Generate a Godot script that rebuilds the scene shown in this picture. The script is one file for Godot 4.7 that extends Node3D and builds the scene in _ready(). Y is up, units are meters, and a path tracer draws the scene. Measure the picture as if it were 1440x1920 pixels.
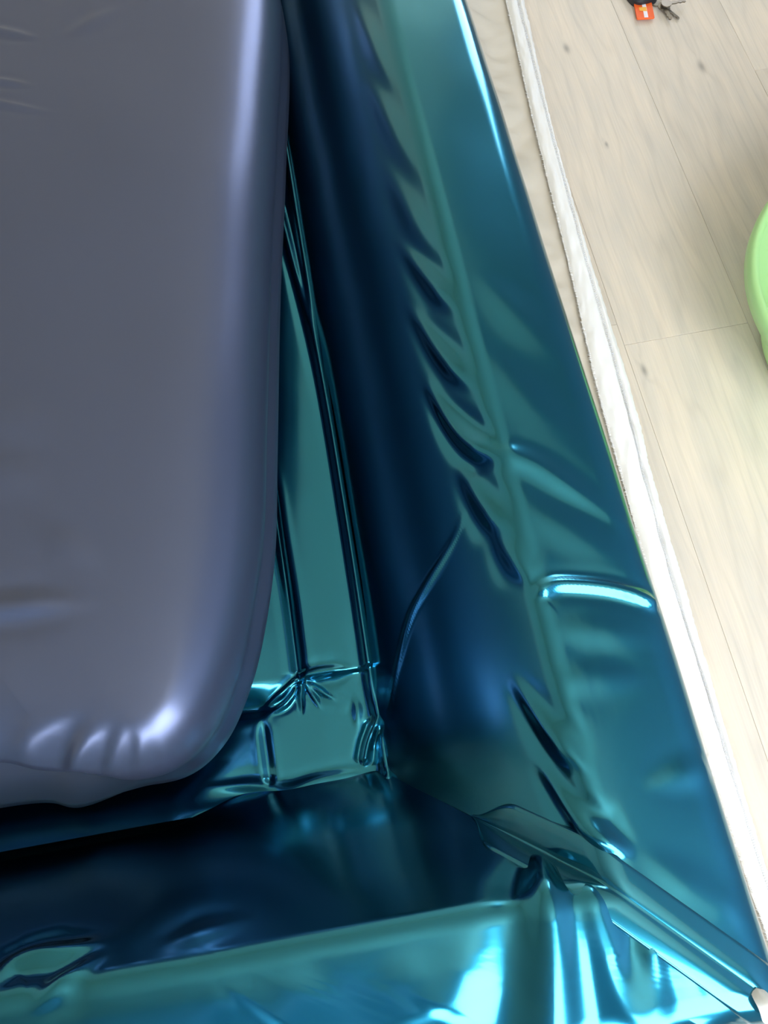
extends Node3D
# Corner of a soft-sided water bed seen from above: teal vinyl liner over foam sides,
# a half-filled indigo water mattress, the opened textile cover with its zip on an oak floor.

# folds: amplitude, width, depth of the valleys beside it, fade at start, fade at end, then points on the surface in metres
const SIDE_FOLDS := [
	[0.0018, 0.013, 0.5, 0.6, 0.45, 0.2098, -1.044, 0.2247, -0.9399, 0.2495, -0.7911],
	[0.0018, 0.014, 0.5, 0.6, 0.45, 0.2013, -0.8976, 0.2267, -0.7664, 0.2535, -0.6517],
	[0.002, 0.014, 0.5, 0.6, 0.45, 0.196, -0.7533, 0.2265, -0.6247, 0.2544, -0.534],
	[0.0035, 0.0105, 0.7, 0.75, 0.3, 0.1889, -0.6332, 0.2257, -0.5421, 0.2575, -0.4694],
	[0.0045, 0.0105, 0.7, 0.75, 0.3, 0.1837, -0.5443, 0.2199, -0.4483, 0.2552, -0.3779],
	[0.0075, 0.0105, 0.9, 0.75, 0.22, 0.1862, -0.4395, 0.2126, -0.3686, 0.236, -0.3286, 0.2641, -0.3014],
	[0.0055, 0.012, 0.7, 0.75, 0.35, 0.2048, -0.3298, 0.2285, -0.2691, 0.2559, -0.2223],
	[0.0035, 0.011, 0.5, 0.6, 0.4, 0.2264, -0.2506, 0.25, -0.204, 0.2679, -0.1733],
	[0.0055, 0.01, 0.8, 0.75, 0.3, 0.2104, -0.1128, 0.2399, -0.05796, 0.2695, -0.01491],
	[0.0075, 0.009, 0.9, 0.7, 0.25, 0.2182, -0.03804, 0.2479, 0.01209, 0.267, 0.03188, 0.2892, 0.04513],
	[0.003, 0.0035, 0, 0.35, 0.6, 0.2097, -0.2815, 0.183, -0.2532, 0.1303, -0.2209, 0.09734, -0.1977, 0.0629, -0.1566, 0.02007, -0.09408],
	[0.003, 0.011, 0.6, 0.22, 0.6, 0.2424, -0.313, 0.2861, -0.2959, 0.3258, -0.2587, 0.377, -0.2039],
	[0.0014, 0.02, 0.5, 0.5, 0.5, 0.2816, -0.525, 0.322, -0.4524, 0.3621, -0.3898],
	[0.0014, 0.02, 0.5, 0.5, 0.5, 0.2723, -0.4313, 0.3083, -0.3526, 0.3497, -0.3064],
	[0.0016, 0.016, 0.5, 0.5, 0.5, 0.2635, -0.256, 0.3144, -0.2175, 0.3627, -0.175],
	[0.0055, 0.006, 0.45, 0.12, 0.1, 0.2587, -0.1649, 0.2723, -0.1717, 0.2922, -0.1728, 0.3337, -0.1621, 0.3777, -0.1402],
	[0.0016, 0.013, 0.4, 0.4, 0.5, 0.2622, -0.1337, 0.3046, -0.1297, 0.3671, -0.1111],
	[0.0014, 0.012, 0.6, 0.4, 0.5, 0.253, -0.0882, 0.2932, -0.09001, 0.3425, -0.0803],
	[0.0018, 0.01, 0.5, 0.6, 0.15, 0.3073, 0.001348, 0.3457, -0.004589, 0.379, -0.00416],
	[0.0016, 0.013, 0.4, 0.5, 0.3, 0.2903, 0.04153, 0.3236, 0.07344, 0.3683, 0.1068],
]
const END_FOLDS := [
	[0.0075, 0.011, 0.8, 0.5, 0.5, 0.2369, -0.3651, 0.2011, -0.3484, 0.1989, -0.3106, 0.1935, -0.2734],
	[0.0045, 0.01, 0.8, 0.5, 0.6, 0.2509, -0.325, 0.2337, -0.3015, 0.205, -0.2741],
	[0.002, 0.013, 0.5, 0.5, 0.6, 0.214, -0.2375, 0.2049, -0.1928, 0.1976, -0.1509],
	[0.014, 0.011, 0.9, 0.35, 0, 0.1565, 0.08241, 0.2117, 0.07663, 0.2549, 0.07194, 0.2902, 0.06625, 0.3406, 0.05386],
	[0.0105, 0.01, 0.9, 0.35, 0, 0.1726, 0.1103, 0.2265, 0.1066, 0.2567, 0.1047, 0.297, 0.1076, 0.3503, 0.1138],
	[0.004, 0.007, 0.6, 0.5, 0.4, 0.1694, 0.09982, 0.2214, 0.1111, 0.2505, 0.1333],
	[0.0062, 0.0085, 0.7, 0.35, 0, 0.254, 0.1324, 0.2881, 0.1398, 0.3539, 0.1362],
	[0.0036, 0.0075, 0.7, 0.4, 0, 0.2696, 0.1486, 0.3024, 0.1618, 0.3588, 0.1659],
	[0.004, 0.006, 0.7, 0.4, 0, 0.2818, 0.1674, 0.3062, 0.1846, 0.344, 0.2013],
	[0.0022, 0.022, 0.4, 0.5, 0.2, 0.2461, 0.01883, 0.2758, 0.0006681, 0.3116, -0.01839],
	[0.0012, 0.022, 0.4, 0.5, 0.2, 0.2476, -0.03816, 0.2729, -0.03881, 0.3091, -0.03369],
	[0.0014, 0.03, 0.4, 0.5, 0.2, 0.2416, -0.1181, 0.2651, -0.1297, 0.2903, -0.1493],
	[0.002, 0.03, 0.4, 0.3, 0.3, 0.2612, -0.3056, 0.2601, -0.2254, 0.2638, -0.1375],
]
const MATTRESS_FOLDS := [
	[0.0032, 0.007, 0.5, 0.2, 0.5, -0.4057, -1.045, -0.3771, -1.034, -0.3206, -1.005],
	[0.0026, 0.0055, 0.5, 0.2, 0.5, -0.4023, -0.946, -0.3748, -0.9372, -0.3237, -0.9167],
	[0.0026, 0.0055, 0.5, 0.2, 0.6, -0.4011, -0.9105, -0.3469, -0.885, -0.2971, -0.8635],
	[0.002, 0.012, 0.3, 0.5, 0.5, -0.2996, -1.002, -0.2573, -1.022, -0.2071, -1.046],
	[0.003, 0.02, 0.4, 0.2, 0.6, -0.3969, -0.4719, -0.3465, -0.4425, -0.292, -0.4098],
	[0.003, 0.02, 0.4, 0.2, 0.6, -0.394, -0.4003, -0.3508, -0.3827, -0.3031, -0.3558],
	[0.003, 0.014, 0.5, 0.5, 0.5, -0.3343, -0.3279, -0.2983, -0.2989, -0.2586, -0.2646],
	[0.0065, 0.0105, 0.9, 0.2, 0.6, -0.3879, -0.2476, -0.3582, -0.2481, -0.3136, -0.2439, -0.2643, -0.2357],
	[-0.014, 0.013, 0.5, 0.05, 0.6, -0.3632, -0.08083, -0.3409, -0.09837, -0.3136, -0.1199, -0.281, -0.1389],
	[-0.009, 0.01, 0.5, 0.05, 0.75, -0.3068, -0.08389, -0.2862, -0.1019, -0.2556, -0.1299],
	[-0.006, 0.01, 0.5, 0.1, 0.7, -0.2731, -0.07807, -0.2636, -0.09361, -0.2419, -0.1229],
	[-0.005, 0.01, 0.5, 0.1, 0.7, -0.2462, -0.07345, -0.241, -0.08969, -0.2308, -0.1142],
	[-0.004, 0.01, 0.5, 0.1, 0.7, -0.2194, -0.07094, -0.2186, -0.08578, -0.2151, -0.107],
]
const FLOOR_FOLDS := [
	[0.0055, 0.0055, 0.6, 0.1, 0.05, -0.07071, -0.9143, -0.04329, -0.5627, -0.03917, -0.357, -0.04242, -0.1765, -0.04759, -0.1191],
	[-0.006, 0.006, 0.3, 0.3, 0.02, -0.1229, -0.4761, -0.1229, -0.3594, -0.119, -0.2586, -0.1184, -0.1754],
	[0.005, 0.006, 0.6, 0.15, 0.4, -0.1178, -0.1711, -0.09665, -0.1732, -0.05839, -0.1698],
	[0.0045, 0.003, 0.6, 0.1, 0.5, -0.1163, -0.1691, -0.09924, -0.1543, -0.08073, -0.1393],
	[0.004, 0.0028, 0.6, 0.1, 0.6, -0.1166, -0.1662, -0.1083, -0.153, -0.09947, -0.1312],
	[-0.004, 0.003, 0.5, 0.1, 0.5, -0.118, -0.1694, -0.121, -0.1553, -0.1219, -0.1295],
	[0.0045, 0.0035, 0.6, 0.1, 0.5, -0.1206, -0.1728, -0.1401, -0.1587, -0.1651, -0.1469],
	[0.0045, 0.0035, 0.6, 0.1, 0.5, -0.1216, -0.1641, -0.1386, -0.1468, -0.16, -0.1391],
	[-0.006, 0.008, 0.3, 0.05, 0.3, -0.2179, -0.1483, -0.1885, -0.1476, -0.1504, -0.146],
	[-0.003, 0.005, 0.5, 0.3, 0.2, -0.1658, -0.1401, -0.1654, -0.1063, -0.1639, -0.0625],
	[0.01, 0.0045, 0.9, 0.3, 0.15, -0.0391, -0.1176, -0.05482, -0.0924, -0.06393, -0.06775],
	[0.0025, 0.005, 0.5, 0.5, 0.5, -0.06513, -0.1452, -0.06202, -0.1274, -0.06658, -0.1056],
	[0.0045, 0.006, 0.5, 0.3, 0.2, -0.2354, -0.07585, -0.1847, -0.07034, -0.1461, -0.06049, -0.1117, -0.06312, -0.05504, -0.06298],
]


const TOP_Y := 0.35
const BED_Y := 0.15
const FAR_Z := -2.2
const FAR_X := -1.6
var mats := {}
var soft := FastNoiseLite.new()

# ---------------------------------------------------------------- helpers
func numbered(called: String, parent: Node) -> String:
	if not parent.has_node(called):
		return called
	var k := 1
	while parent.has_node("%s_%03d" % [called, k]):
		k += 1
	return "%s_%03d" % [called, k]

func thing(called: String, label: String, category: String, at := Vector3.ZERO) -> Node3D:
	var o := Node3D.new()
	o.name = numbered(called, self)
	add_child(o, true)
	o.position = at
	o.set_meta("label", label)
	o.set_meta("category", category)
	return o

func put(called: String, mesh: Mesh, mat: Material, parent: Node, label := "") -> MeshInstance3D:
	var o := MeshInstance3D.new()
	o.mesh = mesh
	o.material_override = mat
	o.name = numbered(called, parent)
	o.cast_shadow = GeometryInstance3D.SHADOW_CASTING_SETTING_ON
	parent.add_child(o, true)
	if label:
		o.set_meta("label", label)
	return o

func structure(called: String, mesh: Mesh, mat: Material) -> MeshInstance3D:
	var o := put(called, mesh, mat, self)
	o.set_meta("kind", "structure")
	return o

func grid(points: PackedVector3Array, rows: int, cols: int, flip := false, closed := false) -> ArrayMesh:
	var st := SurfaceTool.new()
	st.begin(Mesh.PRIMITIVE_TRIANGLES)
	st.set_smooth_group(0)
	for r in rows:
		for c in cols:
			st.set_uv(Vector2(float(c) / cols, float(r) / rows))
			st.add_vertex(points[r * cols + c])
	var last := cols if closed else cols - 1
	for r in rows - 1:
		for c in last:
			var d := (c + 1) % cols
			var a := r * cols + c
			var b := r * cols + d
			var e := (r + 1) * cols + c
			var f := (r + 1) * cols + d
			if flip:
				for i in [a, e, b, b, e, f]:
					st.add_index(i)
			else:
				for i in [a, b, e, b, f, e]:
					st.add_index(i)
	st.generate_normals()
	return st.commit()

func box_to(st: SurfaceTool, lo: Vector3, hi: Vector3) -> void:
	var b := BoxMesh.new()
	b.size = hi - lo
	st.append_from(b, 0, Transform3D(Basis.IDENTITY, (lo + hi) / 2))

func boxes(list: Array) -> ArrayMesh:
	var st := SurfaceTool.new()
	st.begin(Mesh.PRIMITIVE_TRIANGLES)
	for b in list:
		box_to(st, b[0], b[1])
	return st.commit()

func tube(path: PackedVector3Array, radii: PackedFloat32Array, sides := 10) -> ArrayMesh:
	var pts := PackedVector3Array()
	var n := path.size()
	for i in n:
		var t := (path[mini(i + 1, n - 1)] - path[maxi(i - 1, 0)]).normalized()
		var a := t.cross(Vector3.UP if absf(t.y) < 0.9 else Vector3.RIGHT).normalized()
		var b := t.cross(a)
		for k in sides:
			var g := TAU * k / sides
			pts.append(path[i] + (a * cos(g) + b * sin(g)) * radii[i])
	return grid(pts, n, sides, false, true)

func lathe(profile: Array, sides: int) -> ArrayMesh:
	var pts := PackedVector3Array()
	for p in profile:
		for k in sides:
			var g := TAU * k / sides
			pts.append(Vector3(p[0] * cos(g), p[1], p[0] * sin(g)))
	return grid(pts, profile.size(), sides, true, true)

func prism(outline: PackedVector2Array, thick: float, bevel := 0.0) -> ArrayMesh:   # flat outline in x,z with a bevelled upper edge
	var st := SurfaceTool.new()
	st.begin(Mesh.PRIMITIVE_TRIANGLES)
	st.set_smooth_group(-1)
	var n := outline.size()
	var mid := Vector2.ZERO
	for p in outline:
		mid += p / n
	var inner := PackedVector2Array()
	for p in outline:
		inner.append(p + (mid - p).normalized() * bevel)
	var tri := Geometry2D.triangulate_polygon(inner)
	for k in range(0, tri.size(), 3):
		var a := inner[tri[k]]
		var b := inner[tri[k + 1]]
		var c := inner[tri[k + 2]]
		if (b - a).cross(c - a) < 0:
			var s := b
			b = c
			c = s
		for p in [a, b, c]:
			st.add_vertex(Vector3(p.x, thick, p.y))
		for p in [a, c, b]:
			st.add_vertex(Vector3(p.x, 0, p.y))
	var turn := 0.0
	for i in n:
		turn += outline[i].cross(outline[(i + 1) % n])
	for i in n:
		var j := (i + 1) % n
		if turn < 0:
			j = i
			i = (i + 1) % n
		var rim := [Vector3(outline[i].x, 0, outline[i].y), Vector3(outline[j].x, 0, outline[j].y), Vector3(outline[i].x, thick - bevel, outline[i].y), Vector3(outline[j].x, thick - bevel, outline[j].y), Vector3(inner[i].x, thick, inner[i].y), Vector3(inner[j].x, thick, inner[j].y)]
		for q in [[0, 1, 2], [1, 3, 2], [2, 3, 4], [3, 5, 4]]:
			for v in q:
				st.add_vertex(rim[v])
	st.generate_normals()
	return st.commit()

# ---------------------------------------------------------------- folds
func ready_folds(list: Array) -> Array:
	var made := []
	for f in list:
		var pts := PackedVector2Array()
		for k in range(5, f.size(), 2):
			pts.append(Vector2(f[k], f[k + 1]))
		# smooth the hand-placed line
		var fine := PackedVector2Array()
		var n := pts.size()
		for i in n - 1:
			for s in 6:
				fine.append(pts[i].cubic_interpolate(pts[i + 1], pts[maxi(i - 1, 0)], pts[mini(i + 2, n - 1)], s / 6.0))
		fine.append(pts[n - 1])
		var lens := PackedFloat32Array([0.0])
		var box := Rect2(fine[0], Vector2.ZERO)
		for i in range(1, fine.size()):
			lens.append(lens[i - 1] + fine[i].distance_to(fine[i - 1]))
			box = box.expand(fine[i])
		made.append([f[0], f[1], f[2], f[3], f[4], fine, lens, box.grow(f[1] * (4.0 if f[4] > 0.0 else 10.0))])
	return made

func fold_height(p: Vector2, folds: Array) -> float:
	var h := 0.0
	for f in folds:
		var box: Rect2 = f[7]
		if not box.has_point(p):
			continue
		var pts: PackedVector2Array = f[5]
		var lens: PackedFloat32Array = f[6]
		var best := 1e9
		var along := 0.0
		var side := 1.0
		for i in pts.size() - 1:
			var a := pts[i]
			var d := pts[i + 1] - a
			var t := clampf((p - a).dot(d) / maxf(d.length_squared(), 1e-12), 0.0, 1.0)
			var q := a + d * t
			var dd := p.distance_squared_to(q)
			if dd < best:
				best = dd
				along = lens[i] + d.length() * t
				side = signf(d.cross(p - a))
		var total := lens[lens.size() - 1]
		var u := along / total
		var fade := smoothstep(0.0, maxf(f[3], 1e-3), u) * smoothstep(0.0, maxf(f[4], 1e-3), 1.0 - u)
		var w: float = f[1] * (0.55 + 0.45 * fade)
		var x := sqrt(best) * side / w
		var amp: float = f[0]
		if f[4] == 0.0:   # a pleat that fans out and flattens
			w *= 0.9 + 1.3 * u
			x = sqrt(best) * side / w
			amp *= 1.0 - 0.45 * u
		h += amp * fade * (exp(-x * x) - f[2] * 0.5 * exp(-pow(x - 1.7, 2.0)) - f[2] * 0.35 * exp(-pow(x + 1.7, 2.0)))
	return h

# ---------------------------------------------------------------- the foam side's section
# control polygon: foot of the inner wall, ridge, outer edge, foot of the outer face
func section(foot: float, ridge: float, outer: float) -> Array:
	var p := [Vector2(foot, BED_Y), Vector2(ridge, TOP_Y), Vector2(outer, TOP_Y - 0.017), Vector2(outer + 0.002, BED_Y + 0.002)]
	var cut := [0.013, 0.028]
	var out := []   # [point, control length s]
	var s := 0.0
	for i in 3:
		var a: Vector2 = p[i]
		var b: Vector2 = p[i + 1]
		var l := a.distance_to(b)
		var c0 := 0.0 if i == 0 else float(cut[i - 1])
		var c1 := 0.0 if i == 2 else float(cut[i])
		var steps := [100, 44, 14][i] as int
		for k in steps + 1:
			var d := lerpf(c0, l - c1, float(k) / steps)
			out.append([a.lerp(b, d / l), s + d])
		if i < 2:
			var c: Vector2 = p[i + 2]
			var q0 := b + (a - b).normalized() * c1
			var q2 := b + (c - b).normalized() * c1
			for k in range(1, 12):
				var t := k / 12.0
				out.append([q0.lerp(b, t).lerp(b.lerp(q2, t), t), s + l - c1 + 2.0 * c1 * t])
		s += l
	return out

func section_normal(sec: Array, i: int) -> Vector2:
	var d: Vector2 = sec[mini(i + 1, sec.size() - 1)][0] - sec[maxi(i - 1, 0)][0]
	return Vector2(-d.y, d.x).normalized()

func offsets() -> PackedFloat32Array:   # distances from the mitre, dense near the camera
	var o := PackedFloat32Array()
	var d := 0.0
	while d < 2.3:
		o.append(d)
		d += 0.0024 if d < 0.42 else (0.004 if d < 1.2 else 0.03)
	o.append(2.37)
	return o

func side_point(sec: Array, i: int, z: float, away: float) -> Vector3:
	var p: Vector2 = sec[i][0]
	var s: float = sec[i][1]
	var n := section_normal(sec, i)
	var h := fold_height(Vector2(s, z), side_folds) * smoothstep(0.004, 0.03, away)
	h += soft.get_noise_2d(s * 100.0, z * 60.0) * 0.0011 * smoothstep(0.0, 0.05, away) * smoothstep(0.0, 0.06, s)
	return Vector3(p.x + n.x * h, p.y + n.y * h, z)

func end_point(sec: Array, i: int, x: float, away: float) -> Vector3:
	var p: Vector2 = sec[i][0]
	var s: float = sec[i][1]
	var n := section_normal(sec, i)
	var h := fold_height(Vector2(s, x), end_folds) * smoothstep(0.004, 0.025, away)
	h += soft.get_noise_2d(s * 100.0 + 300.0, x * 60.0) * 0.0011 * smoothstep(0.0, 0.05, away) * smoothstep(0.0, 0.06, s)
	return Vector3(x, p.y + n.y * h, p.x + n.x * h)

var side_folds := []
var end_folds := []

# ---------------------------------------------------------------- materials
func plain(albedo: Color, rough: float, metal := 0.0) -> StandardMaterial3D:
	var m := StandardMaterial3D.new()
	m.albedo_color = albedo
	m.roughness = rough
	m.metallic = metal
	m.cull_mode = BaseMaterial3D.CULL_DISABLED
	return m

func plank_texture(number: int, knots: Array) -> ImageTexture:
	var w := 1024
	var h := 192
	var img := Image.create(w, h, false, Image.FORMAT_RGB8)
	var n := FastNoiseLite.new()
	n.seed = 40 + number
	n.frequency = 0.01
	n.fractal_octaves = 3
	var g := FastNoiseLite.new()
	g.seed = 90 + number
	g.frequency = 0.06
	g.fractal_octaves = 3
	var tone := [0.0, -0.02, 0.015, -0.035][number % 4] as float
	for y in h:
		for x in w:
			var u := float(x) / w
			var v := float(y) / h
			var bend := n.get_noise_2d(x * 0.2, y * 0.9) * 0.20
			var dark := 0.0
			for k in knots:
				var du: float = (u - k[0]) * 1.2
				var dv: float = (v - k[1]) * 0.19
				var r := sqrt(du * du * 0.18 + dv * dv) / float(k[2])
				bend += 0.10 * exp(-r * r * 0.25) * signf(dv)
				dark += 0.24 * exp(-r * r * 1.6)
			var ring := sin((v + bend) * 46.0 + n.get_noise_2d(x * 0.1 + 500.0, y * 0.4) * 6.0)
			var fibre := g.get_noise_2d(x * 0.12, y * 6.0)
			var cloud := n.get_noise_2d(x * 0.5 + 900.0, y * 2.0)
			var l := 1.0 + tone + 0.030 * fibre + 0.05 * cloud - 0.028 * pow(maxf(ring, 0.0), 3.0) - dark
			img.set_pixel(x, y, Color(0.875 * l, (0.832 - 0.01 * cloud) * l, (0.768 - 0.02 * cloud) * l))
	img.generate_mipmaps()
	return ImageTexture.create_from_image(img)

func make_materials() -> void:
	var v := plain(Color(0.13, 0.50, 0.61), 0.19, 1.0)
	v.clearcoat_enabled = true
	v.clearcoat = 0.6
	v.clearcoat_roughness = 0.12
	mats.vinyl = v
	var m := plain(Color(0.37, 0.405, 0.51), 0.37, 0.74)
	m.metallic_specular = 0.4
	mats.mattress = m
	var seam := plain(Color(0.09, 0.46, 0.56), 0.14, 0.9)
	seam.clearcoat_enabled = true
	seam.clearcoat = 0.8
	seam.clearcoat_roughness = 0.05
	mats.seam = seam
	mats.cloth = plain(Color(0.83, 0.80, 0.74), 0.95)
	mats.tape = plain(Color(0.97, 0.97, 0.96), 0.9)
	mats.coil = plain(Color(0.80, 0.80, 0.80), 0.5)
	mats.tub = plain(Color(0.68, 0.87, 0.58), 0.35)
	mats.wall = plain(Color(0.93, 0.90, 0.82), 0.9)
	mats.near_wall = plain(Color(0.66, 0.81, 0.92), 0.9)
	mats.side_wall = plain(Color(0.55, 0.62, 0.70), 0.9)
	mats.ceiling = plain(Color(0.95, 0.92, 0.84), 0.9)
	mats.frame = plain(Color(0.95, 0.95, 0.95), 0.4)
	var glass := plain(Color(1, 1, 1, 0.06), 0.0)
	glass.transparency = BaseMaterial3D.TRANSPARENCY_ALPHA
	mats.glass = glass
	var blind := plain(Color(0.45, 0.66, 0.80), 0.9)
	blind.backlight_enabled = true
	blind.backlight = Color(0.09, 0.16, 0.22)
	mats.blind = blind
	mats.under = plain(Color(0.35, 0.30, 0.25), 0.9)
	mats.black = plain(Color(0.13, 0.14, 0.17), 0.45)
	mats.orange = plain(Color(0.97, 0.40, 0.13), 0.6)
	mats.print_white = plain(Color(0.95, 0.94, 0.98), 0.6)
	mats.print_yellow = plain(Color(0.98, 0.72, 0.25), 0.6)
	mats.steel = plain(Color(0.50, 0.47, 0.42), 0.38, 0.8)
	mats.planks = []
	var spots := [[[0.468, 0.41, 0.006], [0.67, 0.44, 0.003]], [[0.20, 0.55, 0.007], [0.75, 0.3, 0.005]], [[0.04, 0.08, 0.005], [0.5, 0.7, 0.004]], [[0.35, 0.2, 0.004], [0.8, 0.8, 0.006]]]
	for k in 4:
		var p := StandardMaterial3D.new()
		p.albedo_texture = plank_texture(k, spots[k])
		p.roughness = 0.55
		mats.planks.append(p)

# ---------------------------------------------------------------- the room
func plank_mesh(l: float, w: float, t: float) -> ArrayMesh:   # length along z; bevelled upper edges
	var st := SurfaceTool.new()
	st.begin(Mesh.PRIMITIVE_TRIANGLES)
	st.set_smooth_group(-1)
	var b := 0.0004
	var ring := []
	for e in [[0.0, -t], [0.0, -b], [b, 0.0]]:
		var i: float = e[0]
		ring.append([Vector3(i, e[1], i), Vector3(w - i, e[1], i), Vector3(w - i, e[1], l - i), Vector3(i, e[1], l - i)])
	var quads := [[ring[2][0], ring[2][1], ring[2][2], ring[2][3]]]
	for k in 2:
		for c in 4:
			var d := (c + 1) % 4
			quads.append([ring[k + 1][c], ring[k][c], ring[k][d], ring[k + 1][d]])
	for q in quads:
		for i in [0, 1, 2, 0, 2, 3]:
			var p: Vector3 = q[i]
			st.set_uv(Vector2(p.z / l, p.x / w))
			st.add_vertex(p)
	st.generate_normals()
	return st.commit()

func build_room() -> void:
	var x0 := -2.6
	var x1 := 1.35
	var z0 := -3.4
	var z1 := 1.15
	var top := 2.5
	var t := 0.15
	var fl := structure("floor", boxes([[Vector3(x0, -0.12, z0), Vector3(x1, -0.0085, z1)]]), mats.under)
	var w := 0.19
	var l := 1.2
	var mesh := plank_mesh(l - 0.0005, w - 0.0003, 0.008)
	var rng := RandomNumberGenerator.new()
	rng.seed = 5
	var col := -16
	while col <= 6:
		var x := 0.407 + col * w
		var shift := -0.61 if col == 0 else (-1.385 if col == 1 else rng.randf() * 1.2 - 1.2)
		var k := -2
		for j in range(-3, 3):
			var z := shift + j * l
			if z + l < z0 - 0.9 or z > z1:
				continue
			if z < z0 or z + l > z1 or x < x0 or x + w > x1:
				# a cut plank at the edge of the room
				var za := maxf(z, z0)
				var zb := minf(z + l, z1)
				var xa := maxf(x, x0)
				var xb := minf(x + w, x1)
				if zb - za < 0.02 or xb - xa < 0.01:
					continue
				var cut := put("plank", plank_mesh(zb - za - 0.0005, xb - xa - 0.0003, 0.008), mats.planks[rng.randi() % 4], fl)
				cut.position = Vector3(xa, 0, za)
				continue
			var which := rng.randi() % 4
			if col == 0:
				which = 0 if j == -1 else 2
			elif col == 1:
				which = 1
			var o := put("plank", mesh, mats.planks[which], fl)
			o.position = Vector3(x, 0, z)
			k += 1
		col += 1
	structure("ceiling", boxes([[Vector3(x0 - t, top, z0 - t), Vector3(x1 + t, top + t, z1 + t)]]), mats.ceiling)
	structure("wall_left", boxes([[Vector3(x0 - t, -0.1, z0 - t), Vector3(x0, top, z1 + t)]]), mats.wall)
	structure("wall_far", boxes([[Vector3(x0, -0.1, z0 - t), Vector3(x1, top, z0)]]), mats.wall)
	# two walls with a window each: in k = 0 it runs along x, in k = 1 along z
	for k in 2:
		var a: Vector2 = WINDOWS[k][0]
		var b: Vector2 = WINDOWS[k][1]
		var turn := func(u0: float, y0: float, d0: float, u1: float, y1: float, d1: float) -> Array:
			if k == 0:
				return [Vector3(u0, y0, z1 + d0), Vector3(u1, y1, z1 + d1)]
			return [Vector3(x1 + d0, y0, u0), Vector3(x1 + d1, y1, u1)]
		var u0 := x0 if k == 0 else z0 - t
		var u1 := x1 if k == 0 else z1 + t
		structure(["wall_near", "wall_right"][k], boxes([turn.call(u0, -0.1, 0, a.x, top, t), turn.call(b.x, -0.1, 0, u1, top, t), turn.call(a.x, -0.1, 0, b.x, a.y, t), turn.call(a.x, b.y, 0, b.x, top, t)]), [mats.near_wall, mats.side_wall][k])
		var f := 0.05
		var mid := (a.x + b.x) / 2
		var win := structure("window_%d" % (k + 1), boxes([turn.call(a.x, a.y, 0.06, b.x, a.y + f, 0.11), turn.call(a.x, b.y - f, 0.06, b.x, b.y, 0.11), turn.call(a.x, a.y + f, 0.06, a.x + f, b.y - f, 0.11), turn.call(b.x - f, a.y + f, 0.06, b.x, b.y - f, 0.11), turn.call(mid - f / 2, a.y + f, 0.06, mid + f / 2, b.y - f, 0.11)]), mats.frame)
		for s in [[a.x + f, mid - f / 2], [mid + f / 2, b.x - f]]:
			if k == 0 and s[0] < mid - 0.1:   # roller blind let half down in the left half
				put("blind", boxes([turn.call(s[0] - 0.04, b.y - 1.02, 0.012, s[1] + 0.01, b.y - 0.03, 0.013), turn.call(s[0] - 0.04, b.y - 1.03, 0.008, s[1] + 0.01, b.y - 1.015, 0.017)]), mats.blind, win)
			put("pane", boxes([turn.call(s[0], a.y + f, 0.082, s[1], b.y - f, 0.088)]), mats.glass, win)

const WINDOWS := [[Vector2(-0.75, 0.75), Vector2(1.10, 2.25)], [Vector2(-3.35, 0.6), Vector2(-2.3, 1.7)]]   # along the wall, height

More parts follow.
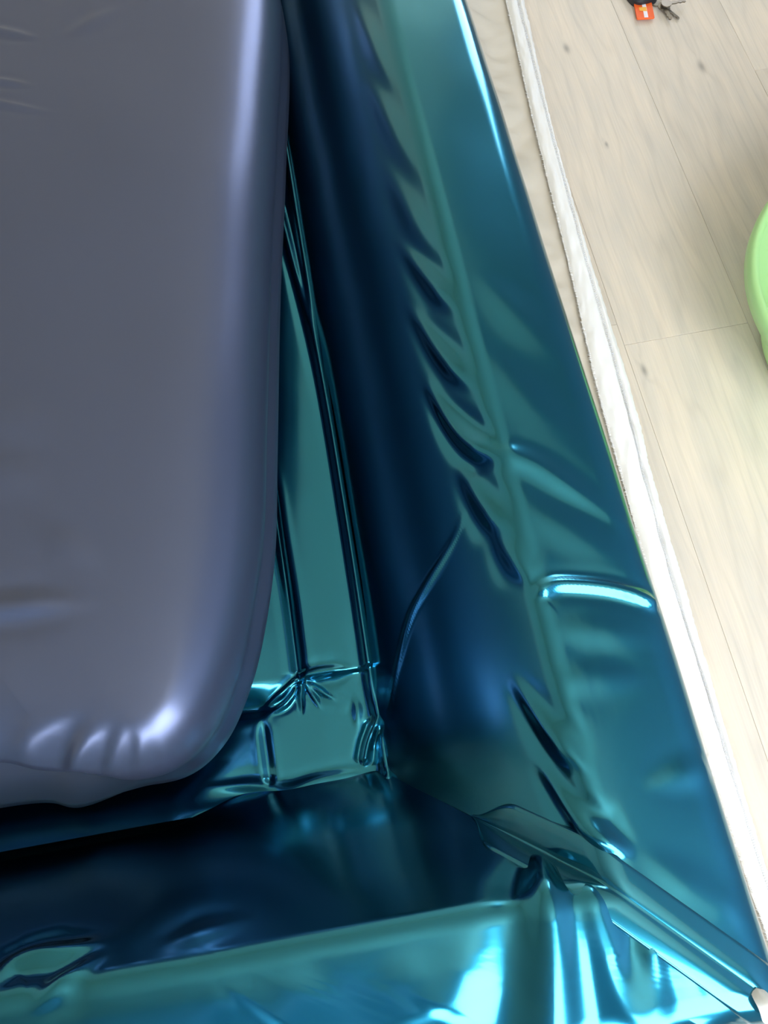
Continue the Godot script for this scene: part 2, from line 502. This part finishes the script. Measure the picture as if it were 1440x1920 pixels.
# ---------------------------------------------------------------- the bed
func build_liner() -> void:
	var bed := thing("bed_liner", "shiny teal vinyl liner wrapped over the raised foam sides of a water bed", "bed liner")
	side_folds = ready_folds(SIDE_FOLDS)
	end_folds = ready_folds(END_FOLDS)
	var side := section(-0.052, 0.120, 0.232)
	var end := section(-0.065, 0.064, 0.174)
	var away := offsets()
	var n := side.size()
	var pts := PackedVector3Array()
	for d in away:
		for i in n:
			var z0: float = end[i][0].x
			pts.append(side_point(side, i, z0 - d * (z0 - FAR_Z) / 2.37, d))
	put("side_panel", grid(pts, away.size(), n, true), mats.vinyl, bed)
	pts = PackedVector3Array()
	for d in away:
		for i in n:
			var x0: float = side[i][0].x
			pts.append(end_point(end, i, x0 - d * (x0 - FAR_X) / 2.37, d))
	put("end_panel", grid(pts, away.size(), n, false), mats.vinyl, bed)
	# welded strip over the mitre
	pts = PackedVector3Array()
	var across := [[-0.030, -0.002], [-0.0295, 0.0018], [-0.026, 0.0020], [-0.016, 0.0021], [-0.006, 0.0021], [-0.002, 0.0011], [0.0, 0.0008], [0.002, 0.0011], [0.006, 0.0021], [0.016, 0.0021], [0.026, 0.0020], [0.0295, 0.0018], [0.030, -0.002]]
	var rows := 0
	for i in range(52, n - 2):
		var ns := section_normal(side, i)
		var ne := section_normal(end, i)
		for o in across:
			var w: float = o[0] * smoothstep(50.0, 75.0, float(i))
			var p: Vector3
			var nn: Vector3
			if w < 0:
				p = Vector3(side[i][0].x, side[i][0].y, end[i][0].x + w)
				nn = Vector3(ns.x, ns.y, 0)
			else:
				p = Vector3(side[i][0].x - w, end[i][0].y, end[i][0].x)
				nn = Vector3(0, ne.y, ne.x)
			nn = nn.lerp((Vector3(ns.x, ns.y, 0) + Vector3(0, ne.y, ne.x)).normalized(), 1.0 - smoothstep(0.0, 0.02, absf(w))).normalized()
			pts.append(p + nn * (o[1]))
		rows += 1
	put("corner_seam", grid(pts, rows, across.size(), false), mats.seam, bed, "glossy welded seam strip across the corner")
	# floor of the liner
	var xs := PackedFloat32Array()
	var x := -0.036
	while x > -1.58:
		xs.append(x)
		x -= 0.0016 if x > -0.24 else (0.006 if x > -0.42 else 0.08)
	var zs := PackedFloat32Array()
	var z := -0.048
	while z > FAR_Z:
		zs.append(z)
		z -= 0.0016 if z > -0.30 else (0.005 if z > -1.1 else 0.08)
	var ff := ready_folds(FLOOR_FOLDS)
	pts = PackedVector3Array()
	for zz in zs:
		for xx in xs:
			pts.append(Vector3(xx, floor_height(xx, zz, ff), zz))
	put("liner_floor", grid(pts, zs.size(), xs.size(), true), mats.vinyl, bed)

func floor_height(x: float, z: float, ff: Array) -> float:
	var y := BED_Y + 0.003
	# excess vinyl folded over itself along the side
	y += 0.006 * smoothstep(-0.123, -0.116, x) * smoothstep(-0.166, -0.172, z)
	y += 0.36 * maxf(0.0, -0.126 - x) * smoothstep(-0.150, -0.175, z) * smoothstep(-0.30, -0.2, x)
	y += fold_height(Vector2(x, z), ff)
	y += 0.6 * maxf(0.0, z + 0.100) * smoothstep(-0.19, -0.27, x)
	y += soft.get_noise_2d(x * 160.0 + 50.0, z * 90.0) * 0.0008
	y += 0.012 * exp(-pow((x + 0.040) / 0.007, 2.0)) + 0.007 * exp(-pow((z + 0.052) / 0.007, 2.0)) * smoothstep(-0.26, -0.19, x)
	return y

func catmull(pts: Array, per: int) -> PackedVector2Array:
	var out := PackedVector2Array()
	var n := pts.size()
	for i in n:
		var a: Vector2 = pts[i]
		var b: Vector2 = pts[(i + 1) % n]
		var k := clampi(int(a.distance_to(b) / 0.004), 3, per)
		for s in k:
			out.append(a.cubic_interpolate(b, pts[(i + n - 1) % n], pts[(i + 2) % n], float(s) / k))
	return out

func build_mattress() -> void:
	var m := thing("water_mattress", "dark indigo grey vinyl water mattress lying half filled inside the teal liner", "mattress", Vector3(-0.9, BED_Y + 0.004, -1.1))
	var key := [Vector2(-0.02, -1.4), Vector2(-0.012, -1.123), Vector2(-0.046, -0.864), Vector2(-0.079, -0.648), Vector2(-0.108, -0.43), Vector2(-0.125, -0.306), Vector2(-0.150, -0.207), Vector2(-0.174, -0.148), Vector2(-0.200, -0.110), Vector2(-0.236, -0.088), Vector2(-0.285, -0.087), Vector2(-0.345, -0.099), Vector2(-0.42, -0.115), Vector2(-0.7, -0.11), Vector2(-1.3, -0.10), Vector2(-1.52, -0.25), Vector2(-1.55, -1.0), Vector2(-1.52, -2.0), Vector2(-1.2, -2.14), Vector2(-0.3, -2.12), Vector2(-0.06, -2.0), Vector2(-0.02, -1.7)]
	var line := catmull(key, 90)
	var n := line.size()
	var inward := PackedVector2Array()
	for i in n:
		var d := (line[(i + 4) % n] - line[(i + n - 4) % n]).normalized()
		inward.append(Vector2(-d.y, d.x))
	if inward[0].x > 0:
		for i in n:
			inward[i] = -inward[i]
	var folds := ready_folds(MATTRESS_FOLDS)
	var mid := Vector2(-0.9, -1.1)
	# distance inwards, height; then fractions towards the middle
	var prof := [[0.16, 0.155], [0.08, 0.156], [0.04, 0.160], [0.018, 0.170], [0.004, 0.184], [-0.002, 0.197], [0.001, 0.208], [0.006, 0.217], [0.008, 0.224], [0.007, 0.230], [0.005, 0.236], [0.003, 0.242], [0.001, 0.248], [-0.001, 0.254], [-0.001, 0.260], [-0.001, 0.265], [0.0, 0.270], [0.002, 0.280], [0.006, 0.290], [0.010, 0.297], [0.015, 0.303], [0.020, 0.308], [0.026, 0.3125], [0.033, 0.317], [0.041, 0.321], [0.050, 0.3245]]
	var rings := []
	for p in prof:
		rings.append([p[0], p[1], 0.0])
	var f := 0.004
	while f < 0.999:
		rings.append([0.050, 0.3245 + 0.0085 * (1.0 - exp(-f * 30.0)) + 0.012 * sin(minf(f, 0.5) * PI), f])
		f += 0.006 if f < 0.5 else 0.05
	var pts := PackedVector3Array()
	for r in rings:
		for i in n:
			var tight := 1.0 - 0.35 * exp(-line[i].distance_squared_to(Vector2(-0.195, -0.115)) / 0.0075)
			var p := line[i] + inward[i] * float(r[0]) * tight
			p = p.lerp(mid, r[2])
			var y: float = r[1]
			# the lower bulge stands out towards the foot of the bed
			var foot := smoothstep(-0.27, -0.36, line[i].x) * smoothstep(-0.35, -0.15, line[i].y)
			if y < 0.210 and r[2] == 0.0:
				p -= inward[i] * foot * 0.030 * sin(clampf((y - 0.152) / 0.058, 0, 1) * PI)
			if y > 0.205 and y < 0.285 and r[2] == 0.0:   # the pinched side between the two bulges
				p += inward[i] * foot * 0.048 * sin((y - 0.205) / 0.08 * PI)
			if y > 0.24:
				y += fold_height(p, folds) * smoothstep(0.24, 0.29, y)
				y += soft.get_noise_2d(p.x * 50.0, p.y * 40.0) * 0.004
			pts.append(Vector3(p.x, y, p.y) - m.position)
	pts.append_array(PackedVector3Array())
	put("body", grid(pts, rings.size(), n, true, true), mats.mattress, m)

func build_cover() -> void:
	var c := thing("mattress_cover", "opened off-white textile bed cover with a frayed zip lying on the oak floor", "mattress cover", Vector3(0.3, 0, -0.6))
	var at := c.position
	var base := BoxMesh.new()
	base.size = Vector3(1.82, 0.128, 2.36)
	var bp := put("bottom_panel", base, mats.cloth, c)
	bp.position = Vector3(-0.68, 0.066, -1.02) - at
	# the cloth hangs from under the foam side and runs out on the floor
	var inner := [Vector2(0.424, -1.7), Vector2(0.402, -1.375), Vector2(0.379, -1.074), Vector2(0.359, -0.754), Vector2(0.343, -0.542), Vector2(0.337, -0.387), Vector2(0.331, -0.198), Vector2(0.331, -0.032), Vector2(0.334, 0.109), Vector2(0.338, 0.22)]
	var outer := [Vector2(0.458, -1.7), Vector2(0.435, -1.366), Vector2(0.409, -1.067), Vector2(0.397, -0.799), Vector2(0.390, -0.532), Vector2(0.379, -0.379), Vector2(0.373, -0.226), Vector2(0.366, -0.057), Vector2(0.360, 0.103), Vector2(0.361, 0.22)]
	var coil := [Vector2(0.444, -1.7), Vector2(0.422, -1.37), Vector2(0.403, -1.07), Vector2(0.388, -0.80), Vector2(0.376, -0.535), Vector2(0.3665, -0.40), Vector2(0.3585, -0.24), Vector2(0.3565, -0.091), Vector2(0.3535, 0.035), Vector2(0.353, 0.22)]
	var a := spread(inner, 40)
	var b := spread(outer, 40)
	var k := spread(coil, 40)
	var n := a.size()
	var pts := PackedVector3Array()
	var cols := 26
	for i in n:
		var z := a[i].y
		for j in cols:
			var t := float(j) / (cols - 1)
			var x := lerpf(0.2325, a[i].x + 0.004, pow(t, 0.9))
			var y := lerpf(0.20, 0.004, 1.0 - pow(1.0 - t, 2.6))
			var crease := soft.get_noise_2d(z * 130.0, t * 18.0) * 0.017 + soft.get_noise_2d(z * 420.0, t * 40.0 + 80.0) * 0.007
			pts.append(Vector3(x, y + crease * sin(t * PI) + 0.002, z) - at)
	put("fabric_skirt", grid(pts, n, cols, true), mats.cloth, c)
	# zip tape: slightly arched, frayed inner edge, ragged outer edge
	pts = PackedVector3Array()
	var rng := RandomNumberGenerator.new()
	rng.seed = 8
	cols = 25
	var tape_line := []
	for i in n:
		var rag := (rng.randf() - 0.5) * 0.0014
		for j in cols:
			var t := float(j) / (cols - 1)
			var p := a[i].lerp(b[i], t)
			p.x += rag * (1.0 - t) * (1.0 - t) + (rng.randf() - 0.5) * 0.0014 * t * t
			var edge := pow(absf(2.0 * t - 1.0), 4.0)
			var arch := 0.009 * (1.0 - edge) + 0.0025 * soft.get_noise_2d(p.y * 300.0, t * 40.0)
			var groove := absf(p.x - k[i].x)
			arch -= 0.006 * exp(-pow(groove / 0.0026, 2.0))
			pts.append(Vector3(p.x, 0.0125 + arch, p.y) - at)
	put("zip_tape", grid(pts, n, cols, true), mats.tape, c, "white fuzzy zip tape with a ragged edge")
	# zip teeth down in the groove
	var st := SurfaceTool.new()
	st.begin(Mesh.PRIMITIVE_TRIANGLES)
	var tooth := BoxMesh.new()
	tooth.size = Vector3(0.0030, 0.0012, 0.0008)
	for i in range(0, n - 1):
		for s in 2:
			var p := k[i].lerp(k[i + 1], s / 2.0)
			st.append_from(tooth, 0, Transform3D(Basis(Vector3.UP, 0.25), Vector3(p.x, 0.0185, p.y) - at))
	var teeth := put("zip_teeth", st.commit(), mats.coil, c)
	teeth.set_meta("kind", "stuff")
	# end of the tape tucked up at the corner of the bed
	var flap := PackedVector3Array()
	for i in 16:
		for j in 9:
			var u := i / 15.0
			var v := j / 8.0 - 0.5
			var wide := 0.013 * sqrt(maxf(0.0, 1.0 - pow(2.0 * u - 1.0, 4.0)))
			flap.append(Vector3(0.207 + wide * v + 0.003 * u, 0.3395 + 0.010 * sin(u * PI) - 0.020 * v * v, 0.146 + 0.024 * u) - at)
	put("tape_end", grid(flap, 16, 9, true), mats.tape, c)
	# loose threads along the inner edge
	st = SurfaceTool.new()
	st.begin(Mesh.PRIMITIVE_TRIANGLES)
	for i in n - 1:
		for s in 5:
			var p := a[i].lerp(a[i + 1], rng.randf())
			var l := 0.0015 + 0.0035 * pow(rng.randf(), 3.0)
			var v := Vector3(p.x + 0.002, 0.015, p.y) - at
			var tip := v + Vector3(-l - 0.002, rng.randf() * 0.002 - 0.001, (rng.randf() - 0.7) * l)
			for q in [v, v + Vector3(0, 0, 0.0007), tip]:
				st.add_vertex(q)
			for q in [v + Vector3(0, 0.0005, 0.0004), v, tip]:
				st.add_vertex(q)
	st.generate_normals()
	var fray := put("frayed_threads", st.commit(), mats.tape, c)
	fray.set_meta("kind", "stuff")

func spread(pts: Array, per: int) -> PackedVector2Array:
	var out := PackedVector2Array()
	var n := pts.size()
	for i in n - 1:
		for s in per:
			var q: Vector2 = pts[i]
			out.append(q.cubic_interpolate(pts[i + 1], pts[maxi(i - 1, 0)], pts[mini(i + 2, n - 1)], float(s) / per))
	out.append(pts[n - 1])
	return out

# ---------------------------------------------------------------- small things
func build_tub() -> void:
	var t := thing("laundry_tub", "light green round plastic tub standing on the wooden floor", "tub", Vector3(0.768, 0, -0.525))
	put("body", lathe([[0.0, 0.012], [0.155, 0.012], [0.160, 0.0], [0.168, 0.0], [0.176, 0.012], [0.234, 0.148], [0.2305, 0.148], [0.172, 0.016], [0.165, 0.016], [0.0, 0.016]], 96), mats.tub, t)
	put("rim", lathe([[0.2305, 0.148], [0.2325, 0.156], [0.236, 0.160], [0.240, 0.160], [0.2435, 0.156], [0.245, 0.149], [0.244, 0.136], [0.2425, 0.136], [0.2425, 0.149], [0.240, 0.1535], [0.236, 0.152], [0.234, 0.145]], 96), mats.tub, t)

func build_keys() -> void:
	var k := thing("key_bunch", "metal keys with a black fob and an orange tag on the oak floor", "keys", Vector3(0.672, 0, -1.325))
	var fob := PackedVector2Array()
	for i in 40:
		var g := TAU * i / 40
		var c := cos(g)
		var s := sin(g)
		fob.append(Vector2(0.027 * signf(c) * pow(absf(c), 0.55), 0.040 * signf(s) * pow(absf(s), 0.6)))
	var o := put("fob", prism(fob, 0.014, 0.004), mats.black, k, "black plastic fob")
	o.position = Vector3(-0.022, 0.001, -0.032)
	o.rotation.y = 0.15
	var tag := put("tag", prism(PackedVector2Array([Vector2(-0.016, -0.035), Vector2(0.016, -0.035), Vector2(0.016, 0.031), Vector2(0.014, 0.033), Vector2(-0.014, 0.033), Vector2(-0.016, 0.031)]), 0.0025, 0.0005), mats.orange, k, "orange tag with a white and yellow print")
	tag.position = Vector3(-0.026, 0.004, 0.012)
	tag.rotation = Vector3(0, -0.16, 0)
	var band := put("print", prism(PackedVector2Array([Vector2(-0.0025, -0.02), Vector2(0.0045, -0.02), Vector2(0.0045, 0.031), Vector2(-0.0025, 0.031)]), 0.0003), mats.print_white, tag)
	band.position = Vector3(0, 0.0026, 0)
	var spot := put("print", prism(PackedVector2Array([Vector2(-0.009, 0.004), Vector2(0.004, 0.004), Vector2(0.004, 0.015), Vector2(-0.009, 0.013)]), 0.0003), mats.print_yellow, tag)
	spot.position = Vector3(0, 0.0030, 0)
	var ring := TorusMesh.new()
	ring.inner_radius = 0.0105
	ring.outer_radius = 0.0130
	var r := put("ring", ring, mats.steel, k)
	r.position = Vector3(0.003, 0.006, 0.004)
	r.rotation = Vector3(0.15, 0, 0.2)
	for s in [[0.012, 0.011, 0.023, 0.0, 0.0], [0.008, 0.007, 0.022, -1.50, 0.5], [0.011, 0.004, 0.024, -1.10, -0.6]]:
		var head := PackedVector2Array()
		for i in 15:   # round bow, then the toothed blade
			var g := 0.38 + (TAU - 0.76) * i / 14.0
			head.append(Vector2(0.0115 * cos(g), 0.0115 * sin(g)))
		for q in [[0.040, -0.0035], [0.043, -0.001], [0.043, 0.001], [0.040, 0.0035], [0.035, 0.002], [0.031, 0.0042], [0.026, 0.0022], [0.021, 0.0042]]:
			head.append(Vector2(q[0], q[1]))
		var key := put("key", prism(head, 0.0022, 0.0004), mats.steel, k)
		key.position = Vector3(s[0], s[1], s[2])
		key.scale = Vector3.ONE * 0.86
		key.rotation = Vector3(s[4] * 0.3, s[3], -0.05)

func _ready() -> void:
	# camera, light and exposure
	var cam := Camera3D.new()
	cam.name = "camera"
	cam.fov = 67.3
	cam.near = 0.02
	cam.transform = Transform3D(Basis(Vector3(0.983996, -0.063301, 0.166570), Vector3(0.178120, 0.375900, -0.909380), Vector3(-0.005049, 0.924496, 0.381159)), Vector3(0, 1.0, 0))
	add_child(cam)
	var env := Environment.new()
	env.background_mode = Environment.BG_SKY
	var sky := Sky.new()
	var sm := ProceduralSkyMaterial.new()
	sm.sky_top_color = Color(0.55, 0.72, 0.95)
	sm.sky_horizon_color = Color(0.88, 0.93, 1.0)
	sm.ground_horizon_color = Color(0.75, 0.76, 0.74)
	sm.ground_bottom_color = Color(0.5, 0.5, 0.46)
	sm.sky_energy_multiplier = 2.5
	sky.sky_material = sm
	env.sky = sky
	env.ambient_light_source = Environment.AMBIENT_SOURCE_DISABLED
	env.tonemap_mode = Environment.TONE_MAPPER_LINEAR
	env.tonemap_exposure = 0.80
	env.sdfgi_enabled = true
	env.ssao_enabled = true
	env.ssil_enabled = true
	var we := WorldEnvironment.new()
	we.name = "environment"
	we.environment = env
	add_child(we)
	for k in 2:   # daylight through the two windows
		var w: Array = WINDOWS[k]
		var day := AreaLight3D.new()
		day.name = ["window_daylight", "side_window_daylight"][k]
		day.area_size = Vector2(w[1].x - w[0].x - 0.1, w[1].y - w[0].y - 0.1)
		day.light_energy = [12.0, 2.3][k]
		day.light_color = Color(1.0, 0.98, 0.95)
		day.shadow_enabled = true
		day.area_range = 12.0
		var along: float = (w[0].x + w[1].x) / 2
		var high: float = (w[0].y + w[1].y) / 2
		day.position = [Vector3(along, high, 1.19), Vector3(1.39, high, along)][k]
		day.rotation.y = [0.0, PI / 2][k]
		add_child(day)

	soft.seed = 3
	soft.frequency = 0.05
	soft.fractal_octaves = 2
	make_materials()
	build_room()
	build_liner()
	build_mattress()
	build_cover()
	build_tub()
	build_keys()
